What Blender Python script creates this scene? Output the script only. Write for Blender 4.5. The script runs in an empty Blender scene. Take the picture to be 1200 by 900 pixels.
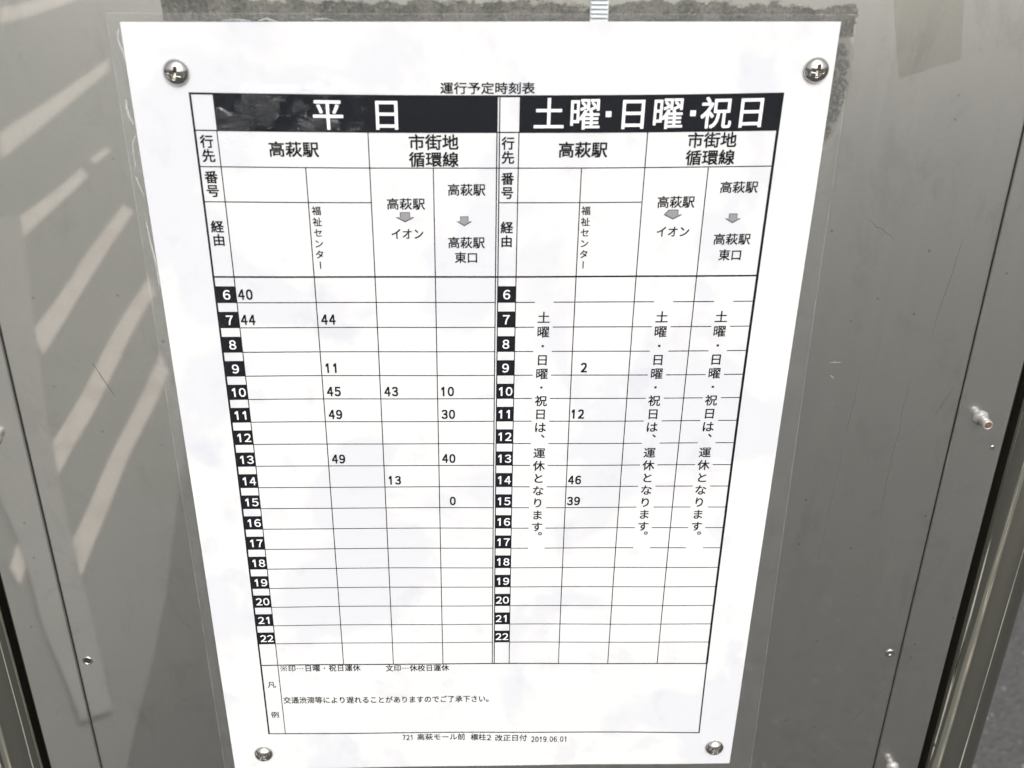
import bpy, bmesh, math, random
from mathutils import Vector, Matrix, noise as mnoise

# ------------------------------------------------------------------ frame of reference
# The notice is laid out in millimetres: x to the right and y down from the top left corner of the
# A4 sheet, z into the board.  P() turns that into world metres (ground at z = 0).
CZ = 1.2173
def P(x, y, z=0.0):
    return Vector(((x - 105.0) / 1000.0, z / 1000.0, CZ + (148.5 - y) / 1000.0))

sc = bpy.context.scene
C = sc.collection
# ------------------------------------------------------------------ camera
cd = bpy.data.cameras.new('camera')
cam = bpy.data.objects.new('camera', cd)
C.objects.link(cam)
sc.camera = cam
def D(v):
    return Vector((v[0], v[2], -v[1]))
r_, d_, f_ = D((0.9994, -0.0119, -0.0329)), D((-0.0039, 0.8972, -0.4415)), D((0.0347, 0.4414, 0.8966))
f_.normalize(); r_ = (r_ - f_ * r_.dot(f_)).normalized(); u_ = r_.cross(f_)
M = Matrix((r_, u_, -f_)).transposed().to_4x4()
M.translation = P(102.47, -34.21, -308.72)
cam.matrix_world = M
cd.sensor_width = 36.0
cd.sensor_fit = 'HORIZONTAL'
cd.lens = 35.199
cd.clip_start = 0.01
cd.clip_end = 1000.0
cd.dof.use_dof = True
cd.dof.focus_distance = 0.365
cd.dof.aperture_fstop = 15.5
# ------------------------------------------------------------------ light: an overcast, shadowless day
SUN_EL, SUN_AZ = math.radians(40), math.radians(172)   # azimuth clockwise from +Y: in front of the board, to the right
w = bpy.data.worlds.new('World')
sc.world = w
w.use_nodes = True
nt = w.node_tree
bg = nt.nodes['Background']
sky = nt.nodes.new('ShaderNodeTexSky')
sky.sky_type = 'NISHITA'
sky.sun_disc = False
sky.sun_elevation = SUN_EL
sky.sun_rotation = SUN_AZ
sky.air_density = 1.0
sky.dust_density = 7.0
hs = nt.nodes.new('ShaderNodeHueSaturation')            # overcast: the blue mostly gone
hs.inputs['Saturation'].default_value = 0.16
nt.links.new(sky.outputs[0], hs.inputs['Color'])
nt.links.new(hs.outputs[0], bg.inputs['Color'])
bg.inputs['Strength'].default_value = 0.15
sl = bpy.data.lights.new('sun', 'SUN')
sl.energy = 0.5
sl.angle = math.radians(25)
sl.color = (1.0, 0.97, 0.92)
so = bpy.data.objects.new('sun', sl)
C.objects.link(so)
sd = Vector((math.sin(SUN_AZ) * math.cos(SUN_EL), math.cos(SUN_AZ) * math.cos(SUN_EL), math.sin(SUN_EL)))
so.rotation_euler = sd.to_track_quat('Z', 'Y').to_euler()
so.location = (0, -3, 5)
sc.view_settings.view_transform = 'Standard'
sc.view_settings.look = 'None'
sc.view_settings.exposure = 0.48
sc.view_settings.gamma = 1.0
sc.cycles.max_bounces = 12
sc.cycles.transparent_max_bounces = 24
random.seed(7)

# ------------------------------------------------------------------ small helpers
def link(name, me, mats, parent=None, smooth=False):
    o = bpy.data.objects.new(name, me)
    for m in (mats if isinstance(mats, (list, tuple)) else [mats]):
        me.materials.append(m)
    C.objects.link(o)
    if parent is not None:
        o.parent = parent
    if smooth:
        for p in me.polygons:
            p.use_smooth = True
    return o
def origin(parent):
    v = Vector((0, 0, 0))
    while parent is not None:
        v += parent.location
        parent = parent.parent
    return v
def bmobj(name, bm, mats, parent=None, smooth=False, loc=None):
    """bm is in world metres; the object's origin goes to loc (world) or to its parent's."""
    base = origin(parent)
    at = Vector(loc) if loc is not None else base
    bmesh.ops.translate(bm, verts=bm.verts, vec=-at)
    me = bpy.data.meshes.new(name)
    bm.to_mesh(me)
    bm.free()
    o = link(name, me, mats, parent, smooth)
    o.location = at - base
    return o
def empty(name, loc):
    o = bpy.data.objects.new(name, None)
    o.empty_display_size = 0.05
    o.location = loc
    C.objects.link(o)
    return o
def tag(o, label=None, cat=None, group=None, kind=None):
    if label: o['label'] = label
    if cat: o['category'] = cat
    if group: o['group'] = group
    if kind: o['kind'] = kind
    return o
def box(bm, x0, x1, y0, y1, z0, z1, bevel=0.0):
    vs = [bm.verts.new(P(x, y, z)) for z in (z0, z1) for y in (y0, y1) for x in (x0, x1)]
    fs = [bm.faces.new([vs[i] for i in q]) for q in ((0, 1, 3, 2), (4, 6, 7, 5), (0, 4, 5, 1), (2, 3, 7, 6), (0, 2, 6, 4), (1, 5, 7, 3))]
    if bevel:
        es = {e for f in fs for e in f.edges}
        bmesh.ops.bevel(bm, geom=list(es), offset=bevel / 1000.0, segments=2, affect='EDGES')
    return fs
def lathe(bm, cx, cy, prof, n=40, axis='z', mat=0):
    """prof: list of (radius mm, z mm) turned round the board's normal through (cx, cy)."""
    rings = []
    for r, z in prof:
        if r < 1e-6:
            rings.append([bm.verts.new(P(cx, cy, z))])
        else:
            rings.append([bm.verts.new(P(cx + r * math.cos(2 * math.pi * k / n), cy + r * math.sin(2 * math.pi * k / n), z)) for k in range(n)])
    for a, b in zip(rings, rings[1:]):
        for k in range(n):
            q = [a[k % len(a)], a[(k + 1) % len(a)], b[(k + 1) % len(b)], b[k % len(b)]]
            q = [v for i, v in enumerate(q) if v not in q[:i]]
            if len(q) >= 3:
                bm.faces.new(q).material_index = mat

# ------------------------------------------------------------------ node helpers
class G:
    def __init__(self, name):
        self.m = bpy.data.materials.new(name)
        self.m.use_nodes = True
        self.t = self.m.node_tree
        self.t.nodes.clear()
        self.out = self.t.nodes.new('ShaderNodeOutputMaterial')
    def n(self, typ, **kw):
        nd = self.t.nodes.new('ShaderNode' + typ)
        for k, v in kw.items():
            setattr(nd, k, v)
        return nd
    def put(self, sock, v):
        if isinstance(v, bpy.types.NodeSocket):
            self.t.links.new(v, sock)
        elif v is not None:
            if sock.type == 'RGBA' and not isinstance(v, (int, float)) and len(v) == 3:
                v = (*v, 1.0)
            sock.default_value = v
    def math(self, op, a, b=None, c=None, clamp=False):
        nd = self.n('Math', operation=op, use_clamp=clamp)
        self.put(nd.inputs[0], a)
        if b is not None: self.put(nd.inputs[1], b)
        if c is not None: self.put(nd.inputs[2], c)
        return nd.outputs[0]
    def sstep(self, v, lo, hi, a=0.0, b=1.0):
        nd = self.n('MapRange', interpolation_type='SMOOTHSTEP')
        for i, x in enumerate((v, lo, hi, a, b)): self.put(nd.inputs[i], x)
        return nd.outputs[0]
    def noise(self, vec, scale, detail=3.0, rough=0.5, dist=0.0):
        nd = self.n('TexNoise')
        self.put(nd.inputs['Vector'], vec)
        nd.inputs['Scale'].default_value = scale
        nd.inputs['Detail'].default_value = detail
        nd.inputs['Roughness'].default_value = rough
        nd.inputs['Distortion'].default_value = dist
        return nd.outputs['Fac']
    def voro(self, vec, scale, feature='F1', rnd=1.0):
        nd = self.n('TexVoronoi', feature=feature)
        self.put(nd.inputs['Vector'], vec)
        nd.inputs['Scale'].default_value = scale
        nd.inputs['Randomness'].default_value = rnd
        return nd
    def scale(self, vec, s):
        nd = self.n('Mapping')
        self.put(nd.inputs[0], vec)
        nd.inputs['Scale'].default_value = s
        return nd.outputs[0]
    def obj(self):
        return self.n('TexCoord').outputs['Object']
    def mix(self, fac, a, b):
        nd = self.n('Mix', data_type='RGBA')
        self.put(nd.inputs['Factor'], fac)
        self.put(nd.inputs[6], a)
        self.put(nd.inputs[7], b)
        return nd.outputs[2]
    def bump(self, h, strength=0.3, dist=0.001, normal=None):
        nd = self.n('Bump')
        nd.inputs['Strength'].default_value = strength
        nd.inputs['Distance'].default_value = dist
        self.put(nd.inputs['Height'], h)
        if normal is not None: self.put(nd.inputs['Normal'], normal)
        return nd.outputs[0]
    def princ(self, **kw):
        nd = self.n('BsdfPrincipled')
        for k, v in kw.items():
            self.put(nd.inputs[k.replace('_', ' ')], v)
        return nd
    def done(self, sh):
        self.t.links.new(sh if isinstance(sh, bpy.types.NodeSocket) else sh.outputs[0], self.out.inputs['Surface'])
        return self.m

# ------------------------------------------------------------------ materials
def mat_plain(name, col, rough=0.5, metal=0.0, var=0.08, scale=400.0, bump=0.0, **kw):
    g = G(name)
    co = g.obj()
    nz = g.noise(co, scale, 4)
    c = g.mix(nz, tuple(x * (1 - var) for x in col), tuple(min(1, x * (1 + var)) for x in col))
    nrm = g.bump(nz, bump, 0.0005) if bump else None
    return g.done(g.princ(Base_Color=c, Roughness=rough, Metallic=metal, Normal=nrm, **kw))

def mat_panel(name, residue):
    g = G(name)
    co = g.obj()
    sep = g.n('SeparateXYZ')
    g.put(sep.inputs[0], co)
    big = g.noise(co, 9.0, 4, 0.55)
    fine = g.noise(co, 260.0, 3, 0.6)
    base = g.mix(big, (0.435, 0.431, 0.402), (0.540, 0.531, 0.486))
    base = g.mix(g.math('MULTIPLY', g.sstep(g.noise(co, 22.0, 5, 0.65), 0.5, 0.75), 0.35), base, (0.455, 0.46, 0.39))
    base = g.mix(g.math('MULTIPLY', g.sstep(g.noise(co, 1900.0, 2, 0.7), 0.3, 0.75), 0.14), base, (0.27, 0.265, 0.25))
    base = g.mix(g.math('MULTIPLY', g.sstep(g.noise(g.scale(co, (1, 1, 0.6)), 55.0, 5, 0.7, 0.6), 0.50, 0.72), 0.36), base, (0.33, 0.32, 0.285))
    # sparse pits and specks of dirt
    v = g.voro(co, 62.0)
    csep = g.n('SeparateColor'); g.put(csep.inputs[0], v.outputs['Color'])
    keep = g.math('GREATER_THAN', csep.outputs[0], 0.66)
    size = g.math('MULTIPLY_ADD', csep.outputs[1], 0.035, 0.028)
    wob = g.math('ADD', v.outputs['Distance'], g.math('MULTIPLY_ADD', fine, 0.05, -0.025))
    dot = g.math('MULTIPLY', g.sstep(wob, g.math('MULTIPLY', size, 0.45), size, 1.0, 0.0), keep)
    v2 = g.voro(co, 150.0)
    cs2 = g.n('SeparateColor'); g.put(cs2.inputs[0], v2.outputs['Color'])
    dot2 = g.math('MULTIPLY', g.sstep(v2.outputs['Distance'], 0.05, 0.11, 0.5, 0.0), g.math('GREATER_THAN', cs2.outputs[0], 0.84))
    dots = g.math('MULTIPLY', g.math('MAXIMUM', dot, dot2), 0.75)
    base = g.mix(dots, base, (0.045, 0.043, 0.040))
    # faint wiping streaks
    streak = g.noise(g.scale(co, (300.0, 1.0, 14.0)), 1.0, 3, 0.6)
    rough = g.math('MULTIPLY_ADD', streak, 0.05, 0.32)
    crough = g.math('ADD', g.math('MULTIPLY_ADD', g.noise(co, 40.0, 4, 0.6), 0.022, 0.011), g.math('MULTIPLY', dots, 0.4))
    wav = g.noise(co, 14.0, 1, 0.4)
    n1 = g.bump(fine, 0.05, 0.0002)
    n2 = g.bump(wav, 0.12, 0.002)
    pan = g.princ(Base_Color=base, Metallic=1.0, Roughness=rough, Normal=n1, Coat_Weight=1.0, Coat_Roughness=crough, Coat_IOR=2.55, Coat_Normal=n2)
    if not residue:
        return g.done(pan)
    # the torn edge of an old sticker behind the top of the sheet
    xm = g.math('MULTIPLY_ADD', sep.outputs[0], 1000.0, 105.0)
    ym = g.math('MULTIPLY_ADD', sep.outputs[2], -1000.0, 148.5 + CZ * 1000.0)
    e1 = g.noise(co, 70.0, 5, 0.62)
    e2 = g.noise(g.scale(co, (1, 1, 2.0)), 190.0, 4, 0.6)
    edge = g.math('ADD', g.math('MULTIPLY_ADD', e1, 9.5, -4.75), g.math('MULTIPLY_ADD', e2, 6.0, -3.0))
    left_drop = g.sstep(xm, 24.0, 34.0, -9.0, 0.0)              # to the left the scraped patch runs on upwards
    yy = g.math('SUBTRACT', g.math('ADD', ym, edge), left_drop)
    top = g.sstep(yy, -4.8, -4.5)
    topw = g.sstep(yy, -5.6, -4.6)
    xl = g.sstep(g.math('ADD', xm, g.math('MULTIPLY', edge, 0.10)), 11.6, 11.8)
    xr = g.sstep(g.math('ADD', xm, g.math('MULTIPLY', edge, 0.75)), 214.8, 215.2, 1.0, 0.0)
    low = g.sstep(ym, 3.4, 4.2, 1.0, 0.0)
    band = g.math('MULTIPLY', g.math('MULTIPLY', top, xl), g.math('MULTIPLY', xr, low))
    bandw = g.math('MULTIPLY', g.math('MULTIPLY', topw, xl), g.math('MULTIPLY', xr, low))
    rim = g.math('SUBTRACT', bandw, band, clamp=True)
    # smear of glue down the right edge of the sheet
    dx = g.math('DIVIDE', g.math('SUBTRACT', g.math('ADD', xm, g.math('MULTIPLY', ym, 0.07)), 212.6), 5.4)
    dy = g.math('DIVIDE', g.math('SUBTRACT', ym, 19.5), 18.5)
    rr = g.math('ADD', g.math('ADD', g.math('MULTIPLY', dx, dx), g.math('MULTIPLY', dy, dy)), g.math('MULTIPLY_ADD', e1, 0.9, -0.45))
    blob = g.sstep(rr, 0.80, 1.0, 1.0, 0.0)
    core = g.sstep(g.math('ADD', rr, g.math('MULTIPLY_ADD', e2, 1.6, -0.8)), 0.38, 0.60, 1.0, 0.0)
    ring = g.math('MULTIPLY', g.sstep(rr, 0.72, 0.9), blob)
    grit = g.noise(co, 900.0, 5, 0.7)
    mott = g.noise(co, 130.0, 5, 0.65)
    rc = g.mix(g.sstep(mott, 0.35, 0.65), (0.070, 0.069, 0.060), (0.125, 0.123, 0.110))
    rc = g.mix(g.math('MULTIPLY', g.sstep(grit, 0.5, 0.68), 0.6), rc, (0.21, 0.208, 0.19))
    rc = g.mix(g.math('MULTIPLY', g.sstep(grit, 0.47, 0.33), 0.7), rc, (0.02, 0.02, 0.022))
    res = g.princ(Base_Color=rc, Roughness=0.85, Normal=g.bump(grit, 0.5, 0.0006))
    bc = g.mix(g.math('MULTIPLY', core, g.sstep(grit, 0.36, 0.56)), (0.135, 0.133, 0.112), (0.014, 0.014, 0.012))
    bc = g.mix(g.math('MULTIPLY', ring, 0.55), bc, (0.20, 0.20, 0.175))
    bsh = g.princ(Base_Color=bc, Roughness=0.6, Normal=g.bump(grit, 0.3, 0.0005))
    rimsh = g.princ(Base_Color=(0.055, 0.052, 0.035), Roughness=0.8)
    s1 = g.n('MixShader'); g.put(s1.inputs[0], g.math('MULTIPLY', blob, 0.8)); g.put(s1.inputs[1], pan.outputs[0]); g.put(s1.inputs[2], bsh.outputs[0])
    s2 = g.n('MixShader'); g.put(s2.inputs[0], band); g.put(s2.inputs[1], s1.outputs[0]); g.put(s2.inputs[2], res.outputs[0])
    s3 = g.n('MixShader'); g.put(s3.inputs[0], g.math('MULTIPLY', rim, g.sstep(mott, 0.35, 0.6, 0.25, 0.95))); g.put(s3.inputs[1], s2.outputs[0]); g.put(s3.inputs[2], rimsh.outputs[0])
    return g.done(s3.outputs[0])

def mat_film(name, tint=(1, 1, 1), wave=0.3, blister=False):
    g = G(name)
    co = g.obj()
    h = g.math('ADD', g.math('MULTIPLY', g.noise(co, 55.0, 2, 0.5), 1.0), g.math('MULTIPLY', g.noise(co, 420.0, 2, 0.5), 0.16))
    nrm = g.bump(h, wave, 0.0022)
    if blister:                                           # a patch of fine blisters under the film, upper left
        sep = g.n('SeparateXYZ'); g.put(sep.inputs[0], co)
        px = g.math('MULTIPLY', g.sstep(sep.outputs[0], -0.030, -0.052), g.sstep(sep.outputs[0], -0.083, -0.080))
        pz = g.math('MULTIPLY', g.sstep(sep.outputs[2], 0.255, 0.265), g.sstep(sep.outputs[2], 0.281, 0.275))
        k = g.math('MULTIPLY', g.math('MULTIPLY', px, pz), g.sstep(g.noise(co, 75.0, 2), 0.40, 0.55))
        nrm = g.bump(g.math('MULTIPLY', g.noise(co, 750.0, 4, 0.6), k), 0.6, 0.0022, nrm)
    fr = g.n('Fresnel'); fr.inputs['IOR'].default_value = 1.5
    g.put(fr.inputs['Normal'], nrm)
    tr = g.n('BsdfTransparent'); g.put(tr.inputs[0], tint)
    gl = g.n('BsdfGlossy'); gl.inputs['Roughness'].default_value = 0.04; g.put(gl.inputs['Normal'], nrm)
    mx = g.n('MixShader')
    geo = g.n('NewGeometry')                              # a thin sheet: it reflects at its outer face only
    g.put(mx.inputs[0], g.math('MULTIPLY', fr.outputs[0], g.math('SUBTRACT', 1.0, geo.outputs['Backfacing'])))
    g.put(mx.inputs[1], tr.outputs[0]); g.put(mx.inputs[2], gl.outputs[0])
    return g.done(mx.outputs[0])

def mat_milky(name, amount, col=(0.75, 0.76, 0.76)):
    g = G(name)
    co = g.obj()
    nz = g.noise(co, 160.0, 4, 0.6)
    tr = g.n('BsdfTransparent')
    pr = g.princ(Base_Color=col, Roughness=0.25)
    mx = g.n('MixShader')
    g.put(mx.inputs[0], g.math('MULTIPLY', g.sstep(nz, 0.3, 0.7, 0.25, 1.0), amount)); g.put(mx.inputs[1], tr.outputs[0]); g.put(mx.inputs[2], pr.outputs[0])
    return g.done(mx.outputs[0])

def mat_paper():
    g = G('paper')
    co = g.obj()
    st = g.sstep(g.noise(co, 16.0, 4, 0.55, 0.4), 0.50, 0.58)          # faintly blue, slightly darker patches
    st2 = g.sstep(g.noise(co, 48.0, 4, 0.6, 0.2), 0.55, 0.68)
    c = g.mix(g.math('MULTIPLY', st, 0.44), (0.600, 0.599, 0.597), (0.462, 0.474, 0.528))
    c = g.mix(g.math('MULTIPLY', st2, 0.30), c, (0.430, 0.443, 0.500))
    return g.done(g.princ(Base_Color=c, Roughness=0.55, Specular_IOR_Level=0.0, Normal=g.bump(g.noise(co, 900.0, 3), 0.05, 0.0002)))

def mat_asphalt():
    g = G('asphalt')
    co = g.obj()
    v = g.voro(co, 95.0)
    cs = g.n('SeparateColor'); g.put(cs.inputs[0], v.outputs['Color'])
    c = g.mix(cs.outputs[0], (0.066, 0.065, 0.064), (0.118, 0.114, 0.112))
    c = g.mix(g.noise(co, 500.0, 4, 0.7), tuple([0.058] * 3), c)
    v2 = g.voro(co, 55.0)
    c2 = g.n('SeparateColor'); g.put(c2.inputs[0], v2.outputs['Color'])
    sp = g.math('MULTIPLY', g.sstep(v2.outputs['Distance'], 0.10, 0.20, 1.0, 0.0), g.math('GREATER_THAN', c2.outputs[0], 0.72))
    c = g.mix(sp, c, (0.42, 0.41, 0.40))
    c = g.mix(g.math('MULTIPLY', g.noise(co, 1.3, 4), 0.4), c, (0.06, 0.0585, 0.057))
    return g.done(g.princ(Base_Color=c, Roughness=0.85, Normal=g.bump(v.outputs['Distance'], 0.5, 0.006)))

def mat_road_paint():
    g = G('worn_road_paint')
    co = g.obj()
    w_ = g.noise(co, 9.0, 5, 0.7)
    c = g.mix(g.sstep(w_, 0.36, 0.52), (0.72, 0.635, 0.55), (0.90, 0.815, 0.725))
    return g.done(g.princ(Base_Color=c, Roughness=0.8))

def mat_steel(name, col, rough, brushed=0.0):
    g = G(name)
    co = g.obj()
    s = g.noise(g.scale(co, (700.0, 700.0, 3.0)), 1.0, 3, 0.6)
    c = g.mix(g.noise(co, 120.0, 4, 0.6), tuple(x * 0.9 for x in col), col)
    rg = g.math('MULTIPLY_ADD', g.noise(co, 300.0, 4), 0.08, rough)
    return g.done(g.princ(Base_Color=c, Metallic=1.0, Roughness=rg, Normal=g.bump(s, brushed, 0.0002)))

M_PANEL = mat_panel('weathered_steel_panel', True)
M_FLANGE = mat_panel('weathered_steel_flange', False)
M_FILM = mat_film('laminate_film', wave=0.30, blister=True)
M_TAPE = mat_film('clear_tape', tint=(0.972, 0.97, 0.962), wave=0.15)
M_SEAM = mat_milky('laminate_seam', 0.03)
M_EDGE_HIGHLIGHT = mat_milky('laminate_edge_highlight', 0.13, (0.82, 0.82, 0.82))
M_WISP = mat_milky('air_pocket', 0.42)
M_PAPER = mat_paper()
M_INK = mat_plain('black_ink', (0.009, 0.010, 0.013), 0.5, var=0.15, scale=900.0, Specular_IOR_Level=0.0)
M_KNOCK = mat_plain('unprinted_white', (0.72, 0.72, 0.735), 0.55, var=0.01, Specular_IOR_Level=0.0)
M_GREY = mat_plain('grey_ink', (0.22, 0.22, 0.23), 0.55, var=0.05)
M_SCREW = mat_steel('bright_screw_steel', (0.56, 0.545, 0.515), 0.06)
M_SLOT = mat_steel('dark_screw_slot', (0.20, 0.185, 0.165), 0.28)  # darker steel for the faces of the cross recess
M_TUBE = mat_steel('polished_tube', (0.41, 0.40, 0.345), 0.015, 0.10)
M_STUD = mat_plain('zinc_stud', (0.36, 0.35, 0.335), 0.42, 0.6, var=0.2, scale=900.0, bump=0.2)
M_RUST = mat_plain('rust', (0.13, 0.055, 0.036), 0.85, 0.0, var=0.45, scale=1800.0, bump=0.6)
M_DARK = mat_plain('gap_dark', (0.012, 0.012, 0.012), 0.7)
M_SCRATCH = mat_plain('scratch_dirt', (0.095, 0.093, 0.086), 0.7, 0.2, var=0.3)
M_TIE = mat_plain('translucent_nylon', (0.50, 0.50, 0.49), 0.32, 0.0, var=0.03, Subsurface_Weight=0.25)
M_ASPHALT = mat_asphalt()
M_PAINT = mat_road_paint()
M_BORDER = mat_plain('faded_border_paint', (0.345, 0.338, 0.32), 0.8, var=0.2, scale=7.0)
M_STREAK_LINE = mat_plain('added_streak_line', (0.78, 0.78, 0.76), 0.7, var=0.06, scale=20.0)
M_PALE_GROUND = mat_plain('added_pale_sheet', (0.215, 0.22, 0.208), 0.85, var=0.2, scale=6.0)

# ------------------------------------------------------------------ setting: asphalt and its worn markings
bm = bmesh.new()
for v in ((-300, -300), (300, -300), (300, 300), (-300, 300)):
    bm.verts.new((v[0], v[1], 0.0))
bm.faces.new(bm.verts)
tag(bmobj('asphalt', bm, M_ASPHALT), kind='structure')
bm = bmesh.new()                                            # pale ground sheet, unseen, added to brighten the left steel's reflection
bm.faces.new([bm.verts.new((x, y, 0.004)) for x, y in ((-0.62, -0.95), (-0.655, -1.24), (-0.69, -1.50), (-0.75, -1.81), (-0.84, -2.26), (-1.3, -4.6), (-3.6, -22.0), (-9.5, -22.0), (-6.6, -13.5), (-3.3, -6.0), (-1.3, -0.95))])
bmesh.ops.recalc_face_normals(bm, faces=bm.faces)
tag(bmobj('added_pale_ground', bm, M_PALE_GROUND), kind='structure')
# hatched zone painted on the road in front of the board (its reflection shows in the steel)
def marking(quads, z, m=None):
    bm = bmesh.new()
    for q in quads:
        bm.faces.new([bm.verts.new((x, y, z)) for x, y in q])
    bmesh.ops.recalc_face_normals(bm, faces=bm.faces)
    o = bmobj('road_marking', bm, m or M_PAINT)
    tag(o, kind='structure')
    return o
STRIPES = [
    [(-2.98, -6.08), (-2.72, -5.48), (-3.03, -8.38), (-3.24, -9.06)],
    [(-2.13, -4.10), (-1.99, -3.86), (-2.11, -5.14), (-2.215, -5.31)],
    [(-1.551, -2.905), (-1.44, -2.735), (-1.637, -4.42), (-1.726, -4.535)],
    [(-1.178, -2.035), (-1.096, -1.939), (-1.225, -3.28), (-1.30, -3.46)],
    [(-0.949, -1.606), (-0.89, -1.541), (-0.998, -2.62), (-1.062, -2.76)],
    [(-1.072, -1.575), (-1.02, -1.512), (-1.095, -1.86), (-1.145, -1.92)],
    [(-6.08, -13.5), (-5.33, -11.72), (-5.43, -15.1), (-6.03, -16.9)],
]
for s in STRIPES:
    marking([[s[0], s[1], s[2], s[3]]], 0.008)
marking([[(-2.30, -4.15), (-2.16, -4.33), (-1.52, -2.88), (-1.62, -2.75)],
         [(-1.62, -2.75), (-1.52, -2.88), (-1.09, -1.95), (-1.20, -1.85)],
         [(-1.20, -1.85), (-1.09, -1.95), (-0.69, -1.13), (-0.74, -1.10)]], 0.012, M_BORDER)
marking([[(-2.226, -5.50), (-2.160, -5.40), (-2.158, -5.71), (-2.226, -5.80)]], 0.008)
for q in ([(-2.2, -0.66), (-2.2, -0.86), (-14.0, -5.6), (-14.0, -4.8)], [(-2.0, -1.1), (-1.9, -1.3), (-3.4, -1.95), (-3.5, -1.8)], [(-1.6, -0.75), (-1.55, -0.9), (-2.4, -1.6), (-2.5, -1.45)], [(-1.5, -0.35), (-1.5, -0.43), (-9.0, -1.35), (-9.0, -1.2)],
          [(-1.8, -0.50), (-1.8, -0.60), (-11.0, -3.1), (-11.0, -2.5)], [(-1.2, -0.28), (-1.2, -0.31), (-6.0, -0.52), (-6.0, -0.45)],
          [(1.2, -1.3), (1.2, -1.42), (9.0, -7.2), (9.0, -6.9)]):
    marking([q], 0.008, M_STREAK_LINE)  # unseen lines added to put streaks in the posts' reflection

# ------------------------------------------------------------------ the board
board = empty('notice_board', (0, 0, 0))
tag(board, 'weathered grey steel notice board held between two polished round posts', 'notice board')
ZP = 2.2
bm = bmesh.new()
box(bm, -76, 293, -190, 420, ZP, ZP + 1.5)
panel = bmobj('back_panel', bm, M_PANEL, board)
for (a, b) in ((-73.2, -55.4), (273.6, 290.7)):
    bm = bmesh.new()
    box(bm, a, b, -188, 418, 0.9, ZP - 0.02, 0.25)
    bmobj('side_flange', bm, M_FLANGE, board)
    # dark joint line where the strip meets the sheet
    bm = bmesh.new()
    if a < 0: box(bm, b - 0.05, b + 0.26, -187, 417, ZP - 0.25, ZP - 0.01)
    else: box(bm, a - 0.26, a + 0.05, -187, 417, ZP - 0.25, ZP - 0.01)
    bmobj('joint', bm, M_DARK, board)
R_T = 12.7
for cx in (-91.6, 308.8):
    bm = bmesh.new()
    n = 96
    rings = []
    for z in (0.0, 2.2, 2.204):
        k = 1.0 if z < 2.203 else 0.82
        rings.append([bm.verts.new(((cx - 105 + R_T * k * math.cos(2 * math.pi * i / n)) / 1000, (12.0 + R_T * k * math.sin(2 * math.pi * i / n)) / 1000, z)) for i in range(n)])
    for a, b in zip(rings, rings[1:]):
        for i in range(n):
            bm.faces.new((a[i], a[(i + 1) % n], b[(i + 1) % n], b[i]))
    bm.faces.new(rings[-1])
    bmobj('post', bm, M_TUBE, board, smooth=True)
    # black strip standing in for the shade in the gap beside the tube
    bm = bmesh.new()
    if cx < 0: box(bm, -75.6, -73.6, -186, 416, 3.8, 9.0)
    else: box(bm, 291.1, 293.1, -186, 416, 3.8, 9.0)
    bmobj('gap_shade', bm, M_DARK, board)
# studs: blind rivets with their pulled pins left standing
for (x, y) in ((282.0, 132.4), (281.2, 303.4), (-65.6, 138.6)):
    bm = bmesh.new()
    lathe(bm, x, y, [(2.9, 0.88), (2.7, 0.3), (2.1, -0.3), (1.75, -0.7), (1.7, -2.2), (1.85, -2.5), (1.85, -4.6), (1.7, -4.9), (1.25, -5.0), (1.15, -4.7)], 36)
    st = bmobj('stud', bm, M_STUD, board, smooth=True)
    bm = bmesh.new()
    lathe(bm, x, y, [(1.14, -4.6), (0.8, -4.75), (0.0, -4.8)], 24)
    bmobj('pin_end', bm, M_RUST, st, smooth=True)
bm = bmesh.new()
lathe(bm, 269.2, 241.0, [(1.9, ZP + .0), (1.8, ZP - 0.35), (1.35, ZP - 0.6), (0.9, ZP - 0.45), (0.5, ZP - 0.15), (0.0, ZP - 0.1)], 32)
bmobj('rivet', bm, M_SCREW, board, smooth=True)
bm = bmesh.new()
lathe(bm, -51.3, 239.6, [(2.0, ZP - 0.01), (1.85, ZP - 0.25), (1.55, ZP - 0.28), (1.35, ZP - 0.06)], 32)
hole = bmobj('drilled_hole', bm, M_SCREW, board, smooth=True)
bm = bmesh.new()
lathe(bm, -51.3, 239.6, [(1.4, ZP - 0.05), (0.0, ZP - 0.04)], 32)  # flat black disc standing in for the shade inside the hole
bmobj('hole_shade', bm, M_DARK, hole)
bm = bmesh.new()
lathe(bm, 289.0, 144.6, [(0.9, 0.9), (0.8, 0.6), (0.4, 0.75), (0.0, 0.8)], 20)
bmobj('burr', bm, M_SCREW, board, smooth=True)
# scratches: thin dark lines in the paint
def scratch(pts, wd, z=ZP - 0.03, m=None):
    bm = bmesh.new()
    n = len(pts)
    prev = None
    for i, (x, y) in enumerate(pts):
        a = Vector(pts[max(0, i - 1)]); b = Vector(pts[min(n - 1, i + 1)])
        d = (b - a).normalized()
        k = wd * (0.25 + 0.75 * math.sin(math.pi * (i + 0.3) / (n - 0.4))) / 2
        q = (bm.verts.new(P(x - d.y * k, y + d.x * k, z)), bm.verts.new(P(x + d.y * k, y - d.x * k, z)))
        if prev: bm.faces.new((prev[0], prev[1], q[1], q[0]))
        prev = q
    bmobj('scratch', bm, m or M_SCRATCH, panel)
def wob(a, b, n, j):
    out = []
    for i in range(n):
        t = i / (n - 1)
        out.append((a[0] + (b[0] - a[0]) * t + random.uniform(-j, j), a[1] + (b[1] - a[1]) * t + random.uniform(-j, j)))
    return out
scratch(wob((-27.4, 110.4), (-21.8, 123.0), 8, 0.10), 0.30)
scratch(wob((236.0, 112.0), (233.0, 194.2), 16, 0.22), 0.16)
scratch(wob((228.5, 193.0), (240.5, 196.5), 8, 0.25), 0.22)
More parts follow.
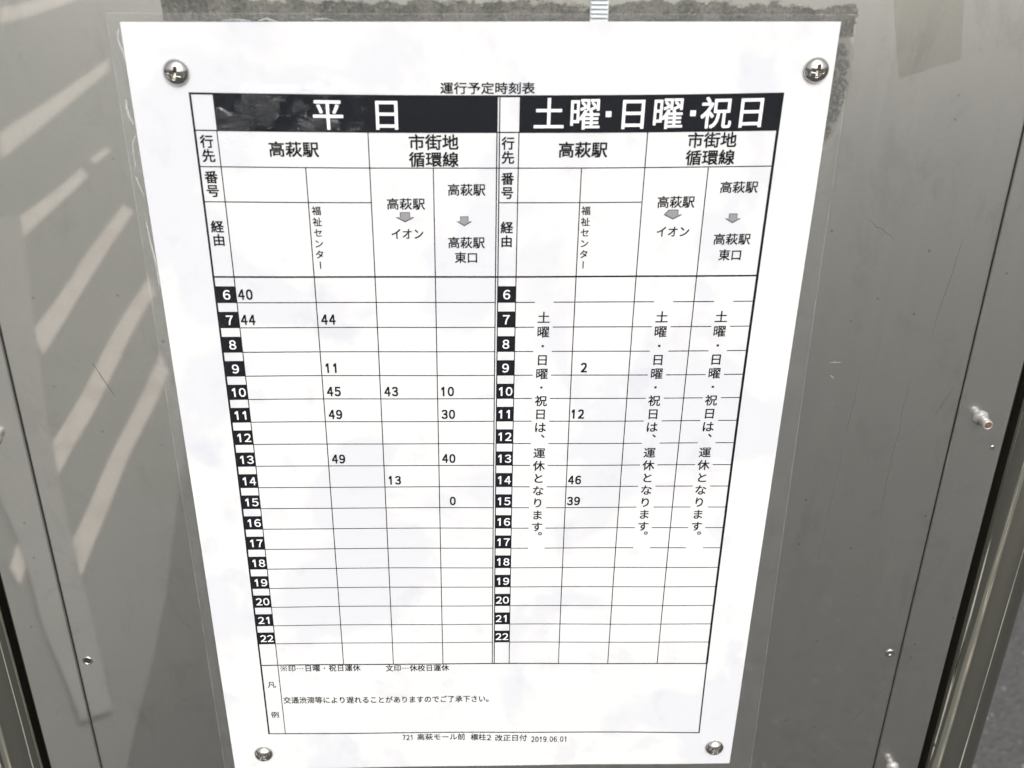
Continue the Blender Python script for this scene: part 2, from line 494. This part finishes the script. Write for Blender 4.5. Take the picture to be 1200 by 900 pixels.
scratch(wob((254.0, 118.0), (253.6, 174.0), 14, 0.4), 0.18)
scratch(wob((275.0, 252.5), (257.8, 281.0), 9, 0.05), 0.13)
scratch(wob((262.0, 66.0), (258.6, 100.0), 10, 0.2), 0.14)
scratch(wob((230.0, 60.0), (239.0, 66.5), 7, 0.4), 0.20)
scratch(wob((223.0, 127.4), (233.0, 127.2), 6, 0.1), 0.14, m=M_STUD)
scratch([(224.6, 111.0), (226.5, 110.9), (228.6, 111.1)], 0.5, m=M_STUD)
scratch([(225.6, 115.9), (226.2, 116.4), (227.0, 117.0)], 0.5, m=M_STUD)
scratch(wob((270.6, 120.0), (265.4, 133.0), 9, 0.25), 0.14)

# ------------------------------------------------------------------ old tape and cable tie
def grid(bm, x0, x1, y0, y1, nx, ny, zf, corners=None, fn=None):
    rows = []
    for j in range(ny + 1):
        row = []
        for i in range(nx + 1):
            a, b = i / nx, j / ny
            if corners:
                (ax, ay), (bx, by), (cx, cy), (dx, dy) = corners     # TL TR BR BL
                x = (ax * (1 - a) + bx * a) * (1 - b) + (dx * (1 - a) + cx * a) * b
                y = (ay * (1 - a) + by * a) * (1 - b) + (dy * (1 - a) + cy * a) * b
            else:
                x, y = x0 + (x1 - x0) * a, y0 + (y1 - y0) * b
            row.append(bm.verts.new(P(x, y, zf(x, y))))
        rows.append(row)
    for j in range(ny):
        for i in range(nx):
            bm.faces.new((rows[j][i], rows[j + 1][i], rows[j + 1][i + 1], rows[j][i + 1]))
    return rows
def sheet(x0, x1, y0, y1, nx, ny, zfront, zback, corners=None):
    bm = bmesh.new()
    a = grid(bm, x0, x1, y0, y1, nx, ny, zfront, corners)
    b = grid(bm, x0, x1, y0, y1, nx, ny, zback, corners)
    def rim(r): return [r[0][i] for i in range(nx)] + [r[j][nx] for j in range(ny)] + [r[ny][i] for i in range(nx, 0, -1)] + [r[j][0] for j in range(ny, 0, -1)]
    ra, rb = [[bm.verts.new(v.co) for v in rim(r)] for r in (a, b)]     # own vertices: the cut edge stays sharp
    for k in range(len(ra)):
        bm.faces.new((ra[k], ra[(k + 1) % len(ra)], rb[(k + 1) % len(ra)], rb[k]))
    bmesh.ops.recalc_face_normals(bm, faces=bm.faces)
    return bm
bm = sheet(0, 1, 0, 1, 12, 14, lambda x, y: ZP - 0.16, lambda x, y: ZP - 0.03, [(219.5, -30.0), (243.0, -32.0), (249.2, 9.8), (231.3, 15.6)])
tp = bmobj('old_tape', bm, M_TAPE, None, True, P(232, 15, ZP))
tag(tp, 'brownish see-through patch of old tape on the steel right of the sheet top', 'tape')
bm = bmesh.new()
tx, ty0, ty1 = 138.6, -60.0, 14.0
box(bm, tx - 2.75, tx + 2.75, ty0, ty1, 1.55, 2.05)
y = ty0 + 0.4
while y < ty1 - 0.5:                                       # ratchet teeth across the strap
    vs = [bm.verts.new(P(x, yy, z)) for x in (tx - 2.45, tx + 2.45) for yy, z in ((y, 1.56), (y + 0.95, 1.56), (y + 0.78, 0.86), (y + 0.12, 1.25))]
    for q in ((0, 1, 2, 3), (7, 6, 5, 4), (0, 4, 5, 1), (1, 5, 6, 2), (2, 6, 7, 3), (3, 7, 4, 0)):
        bm.faces.new([vs[i] for i in q])
    y += 1.25
bmesh.ops.recalc_face_normals(bm, faces=bm.faces)
tie = bmobj('cable_tie', bm, M_TIE, None, False, P(tx, ty1, 1.8))
tag(tie, 'white ribbed plastic cable tie end running down behind the top of the timetable', 'cable tie')

# ------------------------------------------------------------------ the timetable sheet
notice = empty('timetable_notice', P(105, 297, 0))
tag(notice, 'white laminated bus timetable with black header bands screwed to the steel board', 'timetable')
KX = (-0.7784, -1.3987, -0.3866, 0.4622, -0.011, 0.1154, 0.9551, -0.0524, 0.3669, 0.0525, 0.0116, 0.0139)
KY = (-0.253, 0.3747, -0.313, 0.2929, 0.8734, 0.6309, -0.1585, 0.5762, 0.2088, 0.0793, -0.4043, -0.2586)
def buckle(x, y):                                          # the sheet is not quite flat
    return -0.18 * (1 + math.sin(x / 31.0 + 0.6) * math.cos(y / 44.0 - 0.4)) - 0.10 * math.sin(x / 12.0 + y / 17.0)
def warp(s, t):
    """the print has shrunk and skewed a little with damp: ideal layout -> where the ink really is"""
    u, v = (s - 105) / 100, (t - 150) / 100
    b = (1, u, v, u * u, u * v, v * v, u ** 3, u * u * v, u * v * v, v ** 3, u * u * v * v, v ** 4)
    return s + sum(k * q for k, q in zip(KX, b)), t + sum(k * q for k, q in zip(KY, b))
def ink(s, t, lift):
    x, y = warp(s, t)
    return P(x, y, buckle(x, y) - 0.10 - lift)
PAPER = [(0.0, 0.85), (210.0, -0.95), (209.3, 298.2), (0.6, 296.6)]
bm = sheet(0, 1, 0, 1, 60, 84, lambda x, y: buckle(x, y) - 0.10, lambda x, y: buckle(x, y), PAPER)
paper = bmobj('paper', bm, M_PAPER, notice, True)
FILM = [(-3.6, -1.6), (214.2, -3.0), (218.6, 302.0), (-3.5, 301.0)]
bm = sheet(0, 1, 0, 1, 60, 84, lambda x, y: buckle(x, y) - 0.34, lambda x, y: buckle(x, y) + 0.22, FILM)
film = bmobj('laminate_film', bm, M_FILM, notice, True)
# welded margin of the laminate: a milky band just outside the paper and a pale strip painting the highlight on the cut edge
def ring_strip(outer, inner, z, n=80):
    bm = bmesh.new()
    for k in range(4):
        a, b = outer[k], outer[(k + 1) % 4]
        c, d = inner[k], inner[(k + 1) % 4]
        prev = None
        for i in range(n + 1):
            t = i / n
            o = (a[0] + (b[0] - a[0]) * t, a[1] + (b[1] - a[1]) * t)
            q = (c[0] + (d[0] - c[0]) * t, c[1] + (d[1] - c[1]) * t)
            cur = (bm.verts.new(P(*o, buckle(*o) + z)), bm.verts.new(P(*q, buckle(*q) + z)))
            if prev: bm.faces.new((prev[0], prev[1], cur[1], cur[0]))
            prev = cur
    return bm
def shrink(c, m): 
    return [(c[0][0] + m, c[0][1] + m), (c[1][0] - m, c[1][1] + m), (c[2][0] - m, c[2][1] - m), (c[3][0] + m, c[3][1] - m)]
bmobj('welded_margin', ring_strip(shrink(FILM, 0.35), PAPER, 0.05), M_SEAM, film)
def wisp(pts, wd):                                       # milky air pockets trapped in the weld
    bm = bmesh.new()
    n = len(pts); prev = None
    for i, (x, y) in enumerate(pts):
        a = Vector(pts[max(0, i - 1)]); b = Vector(pts[min(n - 1, i + 1)])
        d = (b - a).normalized(); k = wd * (0.15 + math.sin(math.pi * (i + 0.4) / (n - 0.2))) / 2
        q = [bm.verts.new(P(x + sg * d.y * k, y - sg * d.x * k, buckle(x, y) + 0.04)) for sg in (-1, 1)]
        if prev: bm.faces.new((prev[0], prev[1], q[1], q[0]))
        prev = q
    bmobj('air_pocket', bm, M_WISP, film)
wisp([(-0.7, 2.6), (-1.3, 4.4), (-1.2, 6.6), (-0.4, 9.6), (0.0, 11.5)], 0.5)
wisp([(-1.6, 22.5), (-1.9, 25.0), (-1.4, 28.2), (-0.5, 30.0)], 0.6)
wisp([(-0.2, 33.0), (-1.6, 35.2), (-2.0, 38.6), (-1.9, 43.0)], 0.35)
wisp([(-2.4, 46.0), (-1.3, 50.4), (-0.6, 52.0)], 0.4)
wisp([(-1.4, 60.0), (-0.9, 68.0), (-0.3, 74.0), (-0.3, 82.0)], 0.55)
wisp([(39.5, 0.3), (42.0, -0.4), (45.0, 0.4)], 0.5)
wisp([(29.0, 0.2), (33.0, -0.1), (37.5, 0.3)], 0.6)
wisp([(55.0, -0.3), (59.0, -0.5), (62.0, 0.0)], 0.4)
bmobj('edge_highlight', ring_strip(shrink(FILM, -0.05), shrink(FILM, 0.22), -0.38), M_EDGE_HIGHLIGHT, film)

# --- lettering helpers: glyph outlines from Blender's own built-in font
GC = {}
ONE = ([(0.30, 0.0), (0.43, 0.0), (0.43, 0.73), (0.33, 0.73), (0.12, 0.60), (0.12, 0.48), (0.30, 0.585)], [(0, 1, 2, 3, 6), (3, 4, 5, 6)])
def bar(ax, ay, bx, by, w):
    L = math.hypot(bx - ax, by - ay); nx, ny = -(by - ay) / L * w / 2, (bx - ax) / L * w / 2
    return [(ax + nx, ay + ny), (bx + nx, by + ny), (bx - nx, by - ny), (ax - nx, ay - ny)]
def quads(*qs):
    return (sum(qs, []), [tuple(range(4 * i, 4 * i + 4)) for i in range(len(qs))])
def dotq(x, y, r):
    return [(x - r, y - r), (x + r, y - r), (x + r, y + r), (x - r, y + r)]
SPECIAL = {'1': ONE, '・': quads(dotq(0.5, 0.37, 0.075)), '…': quads(*[dotq(x, 0.36, 0.05) for x in (0.18, 0.5, 0.82)]),
           '※': quads(bar(0.12, 0.02, 0.88, 0.74, 0.045), bar(0.12, 0.74, 0.88, 0.02, 0.045), *[dotq(x, y, 0.05) for x, y in ((0.5, 0.68), (0.5, 0.06), (0.14, 0.38), (0.86, 0.38))])}
def glyph(body):
    if body in SPECIAL:
        return SPECIAL[body]
    if body in '0234567891':
        body = chr(0xFF10 + int(body))                     # the sans digits of the East Asian face
    if body not in GC:
        cu = bpy.data.curves.new('lettering_source', 'FONT')
        cu.body = body
        cu.size = 1.0
        cu.resolution_u = 4
        o = bpy.data.objects.new('lettering_source', cu)
        C.objects.link(o)
        dg = bpy.context.evaluated_depsgraph_get()
        ev = o.evaluated_get(dg)
        me = ev.to_mesh()
        GC[body] = ([(v.co.x, v.co.y) for v in me.vertices], [tuple(p.vertices) for p in me.polygons])
        ev.to_mesh_clear()
        bpy.data.objects.remove(o)
        bpy.data.curves.remove(cu)
    return GC[body]
def put(bm, g, fn, lift, mat=0, bold=(0.0, 0.0)):
    """bold: half the extra stroke width in mm; the strokes are thickened by overlaid, slightly raised copies"""
    bx, by = bold
    sh = ((-bx, -by), (bx, -by), (-bx, by), (bx, by)) if bx else ((0, 0),)
    for k, (ox, oy) in enumerate(sh):
        pts = [fn(x, y) for x, y in g[0]]
        vs = [bm.verts.new(ink(s + ox, t + oy, lift + 0.003 * k)) for s, t in pts]
        for f in g[1]:
            try:
                bm.faces.new([vs[i] for i in f]).material_index = mat
            except ValueError:
                pass
def fit(bm, body, s0, s1, t0, t1, bold=0.0, lift=0.07, mat=0):
    """set a string so that its ink exactly fills the box s0..s1, t0..t1"""
    g = glyph(body)
    xs = [v[0] for v in g[0]]; ys = [v[1] for v in g[0]]
    ax, bx, ay, by = min(xs), max(xs), min(ys), max(ys)
    b = bold * (t1 - t0)
    s0, s1, t0, t1 = s0 + b, s1 - b, t0 + b, t1 - b
    put(bm, g, lambda x, y: (s0 + (x - ax) / (bx - ax) * (s1 - s0), t1 - (y - ay) / (by - ay) * (t1 - t0)), lift, mat, (b, b))
def digits(bm, body, s0, wd, t0, t1, bold=0.0, lift=0.07, mat=0):
    """figures set at one fixed advance wd from s0"""
    for i, ch in enumerate(body):
        a = s0 + i * wd
        if ch == '1': fit(bm, ch, a + 0.22 * wd, a + 0.64 * wd, t0, t1, bold, lift, mat)
        elif ch == '.': rect(bm, a + 0.1 * wd, a + 0.34 * wd, t1 - 0.3, t1, lift, mat)
        else: fit(bm, ch, a + 0.08 * wd, a + 0.92 * wd, t0, t1, bold, lift, mat)
def cell(bm, ch, s, t, em, bold=0.0, lift=0.07, mat=0, rot=False, tx=1.0):
    """one full-width character centred on s, t"""
    g = glyph(ch)
    if rot:
        fn = lambda x, y: (s - (y - 0.38) * em * tx, t + (x - 0.5) * em)
    else:
        fn = lambda x, y: (s + (x - 0.5) * em * tx, t - (y - 0.36) * em)
    put(bm, g, fn, lift, mat, (bold * em * tx, bold * em))
def line(bm, s0, t0, s1, t1, wd, lift=0.05, mat=0):
    L = math.hypot(s1 - s0, t1 - t0)
    n = max(1, int(L / 5))
    dx, dy = (s1 - s0) / L, (t1 - t0) / L
    prev = None
    for i in range(n + 1):
        s, t = s0 + (s1 - s0) * i / n, t0 + (t1 - t0) * i / n
        cur = (bm.verts.new(ink(s - dy * wd / 2, t + dx * wd / 2, lift)), bm.verts.new(ink(s + dy * wd / 2, t - dx * wd / 2, lift)))
        if prev: bm.faces.new((prev[0], prev[1], cur[1], cur[0])).material_index = mat
        prev = cur
def rect(bm, s0, s1, t0, t1, lift, mat=0):
    nx, ny = max(1, int((s1 - s0) / 5)), max(1, int((t1 - t0) / 5))
    r = [[bm.verts.new(ink(s0 + (s1 - s0) * i / nx, t0 + (t1 - t0) * j / ny, lift)) for i in range(nx + 1)] for j in range(ny + 1)]
    for j in range(ny):
        for i in range(nx):
            bm.faces.new((r[j][i], r[j + 1][i], r[j + 1][i + 1], r[j][i + 1])).material_index = mat

# --- the ruled table
COL = (17.1, 23.7, 49.6, 69.42, 89.24, 109.06, 109.85, 115.85, 135.67, 155.49, 175.31, 195.13)
H0, H1, H2, H3 = 20.87, 31.61, 42.6, 53.61
def row(k): return 78.46 + 8.967 * k
R18, R19 = 241.75, 278.54
THIN, MID = 0.33, 0.52
bm = bmesh.new()
line(bm, COL[0], H0 - 0.3, COL[0], R19 + 0.25, 0.66, 0.05)
line(bm, COL[11], H0 - 0.3, COL[11], R18, 0.85, 0.05)
line(bm, COL[11], R18, COL[11] , R19 + 0.25, 0.55, 0.05)
line(bm, COL[0], H0, COL[11], H0, 0.6, 0.054)
line(bm, COL[0], row(0), COL[11], row(0), MID + 0.06, 0.054)
line(bm, COL[0], R18, COL[11], R18, MID, 0.054)
line(bm, COL[0], R19, COL[11], R19, MID, 0.054)
line(bm, COL[0], H1, COL[11], H1, THIN + 0.06, 0.052)
line(bm, COL[0], H2, COL[11], H2, THIN, 0.052)
line(bm, COL[0], H3, COL[3], H3, THIN, 0.052)
line(bm, COL[6], H3, COL[9], H3, THIN, 0.052)
GAPS = ((122.3, 128.6), (162.1, 168.4), (182.0, 188.3))
for k in range(1, 18):
    line(bm, COL[1], row(k), COL[5], row(k), THIN, 0.052)
    if k <= 12:
        a = COL[7]
        for g0, g1 in GAPS:
            line(bm, a, row(k), g0, row(k), THIN, 0.052)
            a = g1
        line(bm, a, row(k), COL[11], row(k), THIN, 0.052)
    else:
        line(bm, COL[7], row(k), COL[11], row(k), THIN, 0.052)
line(bm, COL[1], H1, COL[1], R19, THIN, 0.05)
line(bm, COL[2], H2, COL[2], R18, THIN, 0.05)
line(bm, COL[3], H1, COL[3], R18, THIN, 0.05)
line(bm, COL[4], H2, COL[4], R18, THIN, 0.05)
line(bm, COL[5], H0, COL[5], R18, THIN + 0.04, 0.05)
line(bm, COL[6], H0, COL[6], R18, THIN + 0.04, 0.05)
line(bm, COL[7], H1, COL[7], R18, THIN, 0.05)
line(bm, COL[8], H2, COL[8], R18, THIN, 0.05)
line(bm, COL[9], H1, COL[9], R18, THIN, 0.05)
line(bm, COL[10], H2, COL[10], R18, THIN, 0.05)
bmobj('ruled_lines', bm, M_INK, paper)
# --- black header bands with white lettering
bm = bmesh.new()
rect(bm, COL[1], COL[5], H0, H1, 0.062)
cell(bm, '平', 57.6, 26.5, 9.9, 0.010, 0.085, 1)
cell(bm, '日', 75.35, 26.5, 9.9, 0.010, 0.085, 1)
bmobj('header_band', bm, [M_INK, M_KNOCK], paper)['label'] = 'black weekday header band on the left half'
bm = bmesh.new()
rect(bm, COL[7], COL[11], H0, H1, 0.062)
for ch, s in zip('土曜・日曜・祝日', (124.9, 135.9, 143.1, 150.6, 161.2, 168.8, 175.9, 186.4)):
    cell(bm, ch, s, 26.3, 10.0, 0.010, 0.085, 1)
bmobj('header_band', bm, [M_INK, M_KNOCK], paper)['label'] = 'black weekend and holiday header band on the right half'
# --- the hour boxes
for a, b in ((COL[0], COL[1]), (COL[6], COL[7])):
    for h in range(6, 23):
        k = h - 5
        bm = bmesh.new()
        rect(bm, a, b + 0.05, row(k) - 5.75, row(k) + 0.1, 0.062)
        m = (a + b) / 2 + (0.25 if a == COL[0] else 0.0)
        digits(bm, str(h), m - 1.36 * len(str(h)), 2.72, row(k) - 4.45, row(k) - 1.1, 0.016, 0.085, 1)
        o = bmobj('hour_box', bm, [M_INK, M_KNOCK], paper)
# --- grey arrows
def arrow(s, t, wd, ht):
    bm = bmesh.new()
    for k, m, lf in ((1.0, 1, 0.06), (0.86, 0, 0.072)):
        w2, h2 = wd / 2 * k, ht / 2 * (k if k == 1 else 0.80)
        c = t - (0.0 if k == 1 else 0.10)
        pts = ((-w2 * .52, -h2), (w2 * .52, -h2), (w2 * .52, 0.02 * h2), (w2, 0.02 * h2), (0, h2), (-w2, 0.02 * h2), (-w2 * .52, 0.02 * h2))
        f = bm.faces.new([bm.verts.new(ink(s + x, c + y, lf)) for x, y in pts])
        f.material_index = m
        bmesh.ops.triangulate(bm, faces=[f])
    bmobj('arrow', bm, [M_GREY, M_INK2], paper)
M_INK2 = mat_plain('dark_grey_ink', (0.045, 0.045, 0.05), 0.55)
for a in ((79.9, 58.35, 6.2, 3.4), (98.85, 59.7, 5.2, 3.3), (165.75, 57.75, 6.1, 3.3), (184.85, 59.15, 5.2, 3.2)):
    arrow(*a)
# --- lettering: every heading, figure and note is a piece of its own
def piece(name, fn, *a, **k):
    bm = bmesh.new()
    fn(bm, *a, **k)
    return bmobj(name, bm, M_INK, paper)
def column(bm, chars, s, ts, em, bold, rot=''):
    for ch, t in zip(chars, ts):
        cell(bm, ch, s, t, em, bold, rot=ch in rot)
piece('table_title', fit, '運行予定時刻表', 91.8, 120.4, 16.75, 20.25, 0.020)
for s, a in ((20.3, (35.0, 39.3, 45.9, 50.2, 61.7, 66.1)), (112.55, (35.0, 39.4, 46.0, 50.5, 61.8, 66.4))):
    piece('row_heading', column, '行先', s, a[0:2], 4.15, 0.022)
    piece('row_heading', column, '番号', s, a[2:4], 4.15, 0.022)
    piece('row_heading', column, '経由', s, a[4:6], 4.15, 0.022)
def two_lines(bm, a, b):
    fit(bm, *a); fit(bm, *b)
piece('route_heading', fit, '高萩駅', 38.8, 54.1, 34.6, 39.4, 0.022)
piece('route_heading', two_lines, ('市街地', 81.8, 97.2, 32.15, 37.0, 0.022), ('循環線', 81.7, 97.2, 37.55, 42.3, 0.022))
piece('route_heading', fit, '高萩駅', 128.3, 143.5, 34.5, 39.4, 0.022)
piece('route_heading', two_lines, ('市街地', 168.0, 183.1, 31.9, 36.7, 0.022), ('循環線', 167.9, 183.1, 37.3, 42.1, 0.022))
for s in (51.95, 137.8):
    piece('stop_name', column, '福祉センター', s, [56.3 + 3.62 * i for i in range(6)], 3.05, 0.016, 'ー')
for body, a in (('高萩駅', (74.3, 86.4, 52.1, 55.9)), ('イオン', (75.4, 85.6, 62.2, 65.5)), ('高萩駅', (93.7, 105.6, 47.5, 51.4)),
                ('高萩駅', (160.4, 172.2, 51.7, 55.6)), ('イオン', (161.0, 171.4, 61.7, 65.0)), ('高萩駅', (179.7, 191.5, 47.2, 51.0))):
    piece('stop_name', fit, body, *a, 0.017)
piece('stop_name', two_lines, ('高萩駅', 93.6, 105.5, 64.8, 68.7, 0.017), ('東口', 95.7, 103.0, 69.9, 73.7, 0.017))
piece('stop_name', two_lines, ('高萩駅', 179.5, 191.3, 64.1, 67.9, 0.017), ('東口', 181.7, 188.9, 69.4, 73.2, 0.017))
for body, s, k in (('40', 24.1, 1), ('44', 24.1, 2), ('44', 50.6, 2), ('11', 50.5, 4), ('45', 50.7, 5), ('49', 50.7, 6), ('49', 50.7, 8),
                   ('43', 70.55, 5), ('13', 70.35, 9), ('10', 90.0, 5), ('30', 90.3, 6), ('40', 90.25, 8), (' 0', 90.2, 10),
                   (' 2', 136.0, 4), ('12', 135.85, 6), ('46', 136.05, 9), ('39', 136.05, 10)):
    piece('departure_minute', digits, body.strip(), s + (2.6 if body[0] == ' ' else 0), 2.6, row(k) - 4.7, row(k) - 1.0, 0.034)
def closure(bm, s):
    for i, ch in enumerate('土曜・日曜・祝日は、運休となります。'):
        t = 93.0 + 5.222 * i
        if ch == '、': cell(bm, ch, s + 2.35, t - 2.9, 4.3, 0.014)
        elif ch == '。': cell(bm, ch, s + 2.55, t - 3.4, 4.3, 0.014)
        else: cell(bm, ch, s, t, 4.45, 0.014)
for s in (125.45, 165.15, 185.0):
    piece('closure_text', closure, s)
def spread(bm, body, s0, s1, t, em, bold=0.016):
    st = (s1 - s0) / len(body)
    for i, ch in enumerate(body):
        cell(bm, ch, s0 + st * (i + 0.5), t, em, bold, tx=st / em * 0.98)
piece('footnote', spread, '※印…日曜・祝日運休', 24.3, 56.3, 243.6, 3.55)
piece('footnote', spread, '文印…休校日運休', 66.2, 91.7, 243.8, 3.55)
piece('footnote', spread, '交通渋滞等により遅れることがありますのでご了承下さい。', 24.3, 109.6, 260.3, 3.75)
piece('legend_heading', column, '凡例', 20.4, (251.9, 268.1), 3.45, 0.014)
def imprint(bm):
    digits(bm, '721', 71.5, 1.62, 279.75, 282.7, 0.02)
    spread(bm, '高萩モール前', 77.6, 97.9, 281.1, 3.75)
    spread(bm, '標柱', 100.0, 106.6, 281.3, 3.75)
    digits(bm, '2', 106.7, 2.1, 279.9, 283.0, 0.02)
    spread(bm, '改正日付', 110.1, 123.8, 281.7, 3.85)
    a = 125.3
    for part in ('2019', '.', '06', '.', '01'):
        digits(bm, part, a, 1.68, 280.9, 284.0, 0.02)
        a += 1.68 * len(part) if part != '.' else 1.0
piece('imprint', imprint)

# ------------------------------------------------------------------ four screws
def screw_mesh(rot):
    bm = bmesh.new()
    R, Hh = 3.85, 2.35
    n, m = 96, 34
    cr, sr = math.cos(rot), math.sin(rot)
    rings = []
    slot = set()
    for j in range(m + 1):
        r = R * j / m
        ring = []
        for i in range(n if j else 1):
            a = 2 * math.pi * i / n
            x, y = r * math.cos(a), r * math.sin(a)
            z = Hh * math.sqrt(max(0.0, 1 - (r / (R * 1.012)) ** 2)) ** 1.15
            px, py = x * cr + y * sr, -x * sr + y * cr
            arm = 0.0
            for p_, q_ in ((abs(px), abs(py)), (abs(py), abs(px))):
                wd = 0.42 + 0.10 * max(0, 1 - p_ / 1.9)
                if p_ < 1.95:
                    arm = max(arm, min(1.0, max(0.0, (wd - q_) / 0.14 + 0.5)) * min(1.0, (1.95 - p_) / 0.35))
            z -= arm * (1.55 * max(0.15, 1 - r / 2.3) + 0.35)
            ring.append(bm.verts.new(((x) / 1000, -z / 1000, -y / 1000)))
            if arm > 0.55: slot.add(ring[-1])
        rings.append(ring)
    for a, b in zip(rings, rings[1:]):
        for i in range(n):
            if len(a) == 1: bm.faces.new((a[0], b[i], b[(i + 1) % n]))
            else: bm.faces.new((a[i], b[i], b[(i + 1) % n], a[(i + 1) % n]))
    for f in bm.faces:
        if all(v in slot for v in f.verts): f.material_index = 1
    low = [bm.verts.new((v.co.x * 0.94, 0.00016, v.co.z * 0.94)) for v in rings[-1]]
    sh0 = [bm.verts.new((v.co.x * 0.42, 0.00018, v.co.z * 0.42)) for v in rings[-1]]
    sh1 = [bm.verts.new((v.co.x * 0.42, 0.0060, v.co.z * 0.42)) for v in rings[-1]]
    for a, b in ((rings[-1], low), (low, sh0), (sh0, sh1)):
        for i in range(n):
            bm.faces.new((a[i], b[i], b[(i + 1) % n], a[(i + 1) % n]))
    bmesh.ops.recalc_face_normals(bm, faces=bm.faces)
    return bm
for (x, y), rot, lab in (((14.3, 14.7), 0.25, 'domed cross-head screw pinning the upper left corner of the timetable sheet'),
                         ((204.5, 12.8), 0.12, 'domed cross-head screw pinning the upper right corner of the timetable sheet'),
                         ((13.4, 287.9), 0.85, 'domed cross-head screw pinning the lower left corner of the timetable sheet'),
                         ((201.8, 288.5), 0.62, 'domed cross-head screw pinning the lower right corner of the timetable sheet')):
    z = buckle(x, y) - 0.40
    bm = screw_mesh(rot)
    bmesh.ops.translate(bm, verts=bm.verts, vec=P(x, y, z))
    o = bmobj('screw', bm, [M_SCREW, M_SLOT], None, True, P(x, y, z))
    tag(o, lab, 'screw', 'screws pinning the timetable to the board')
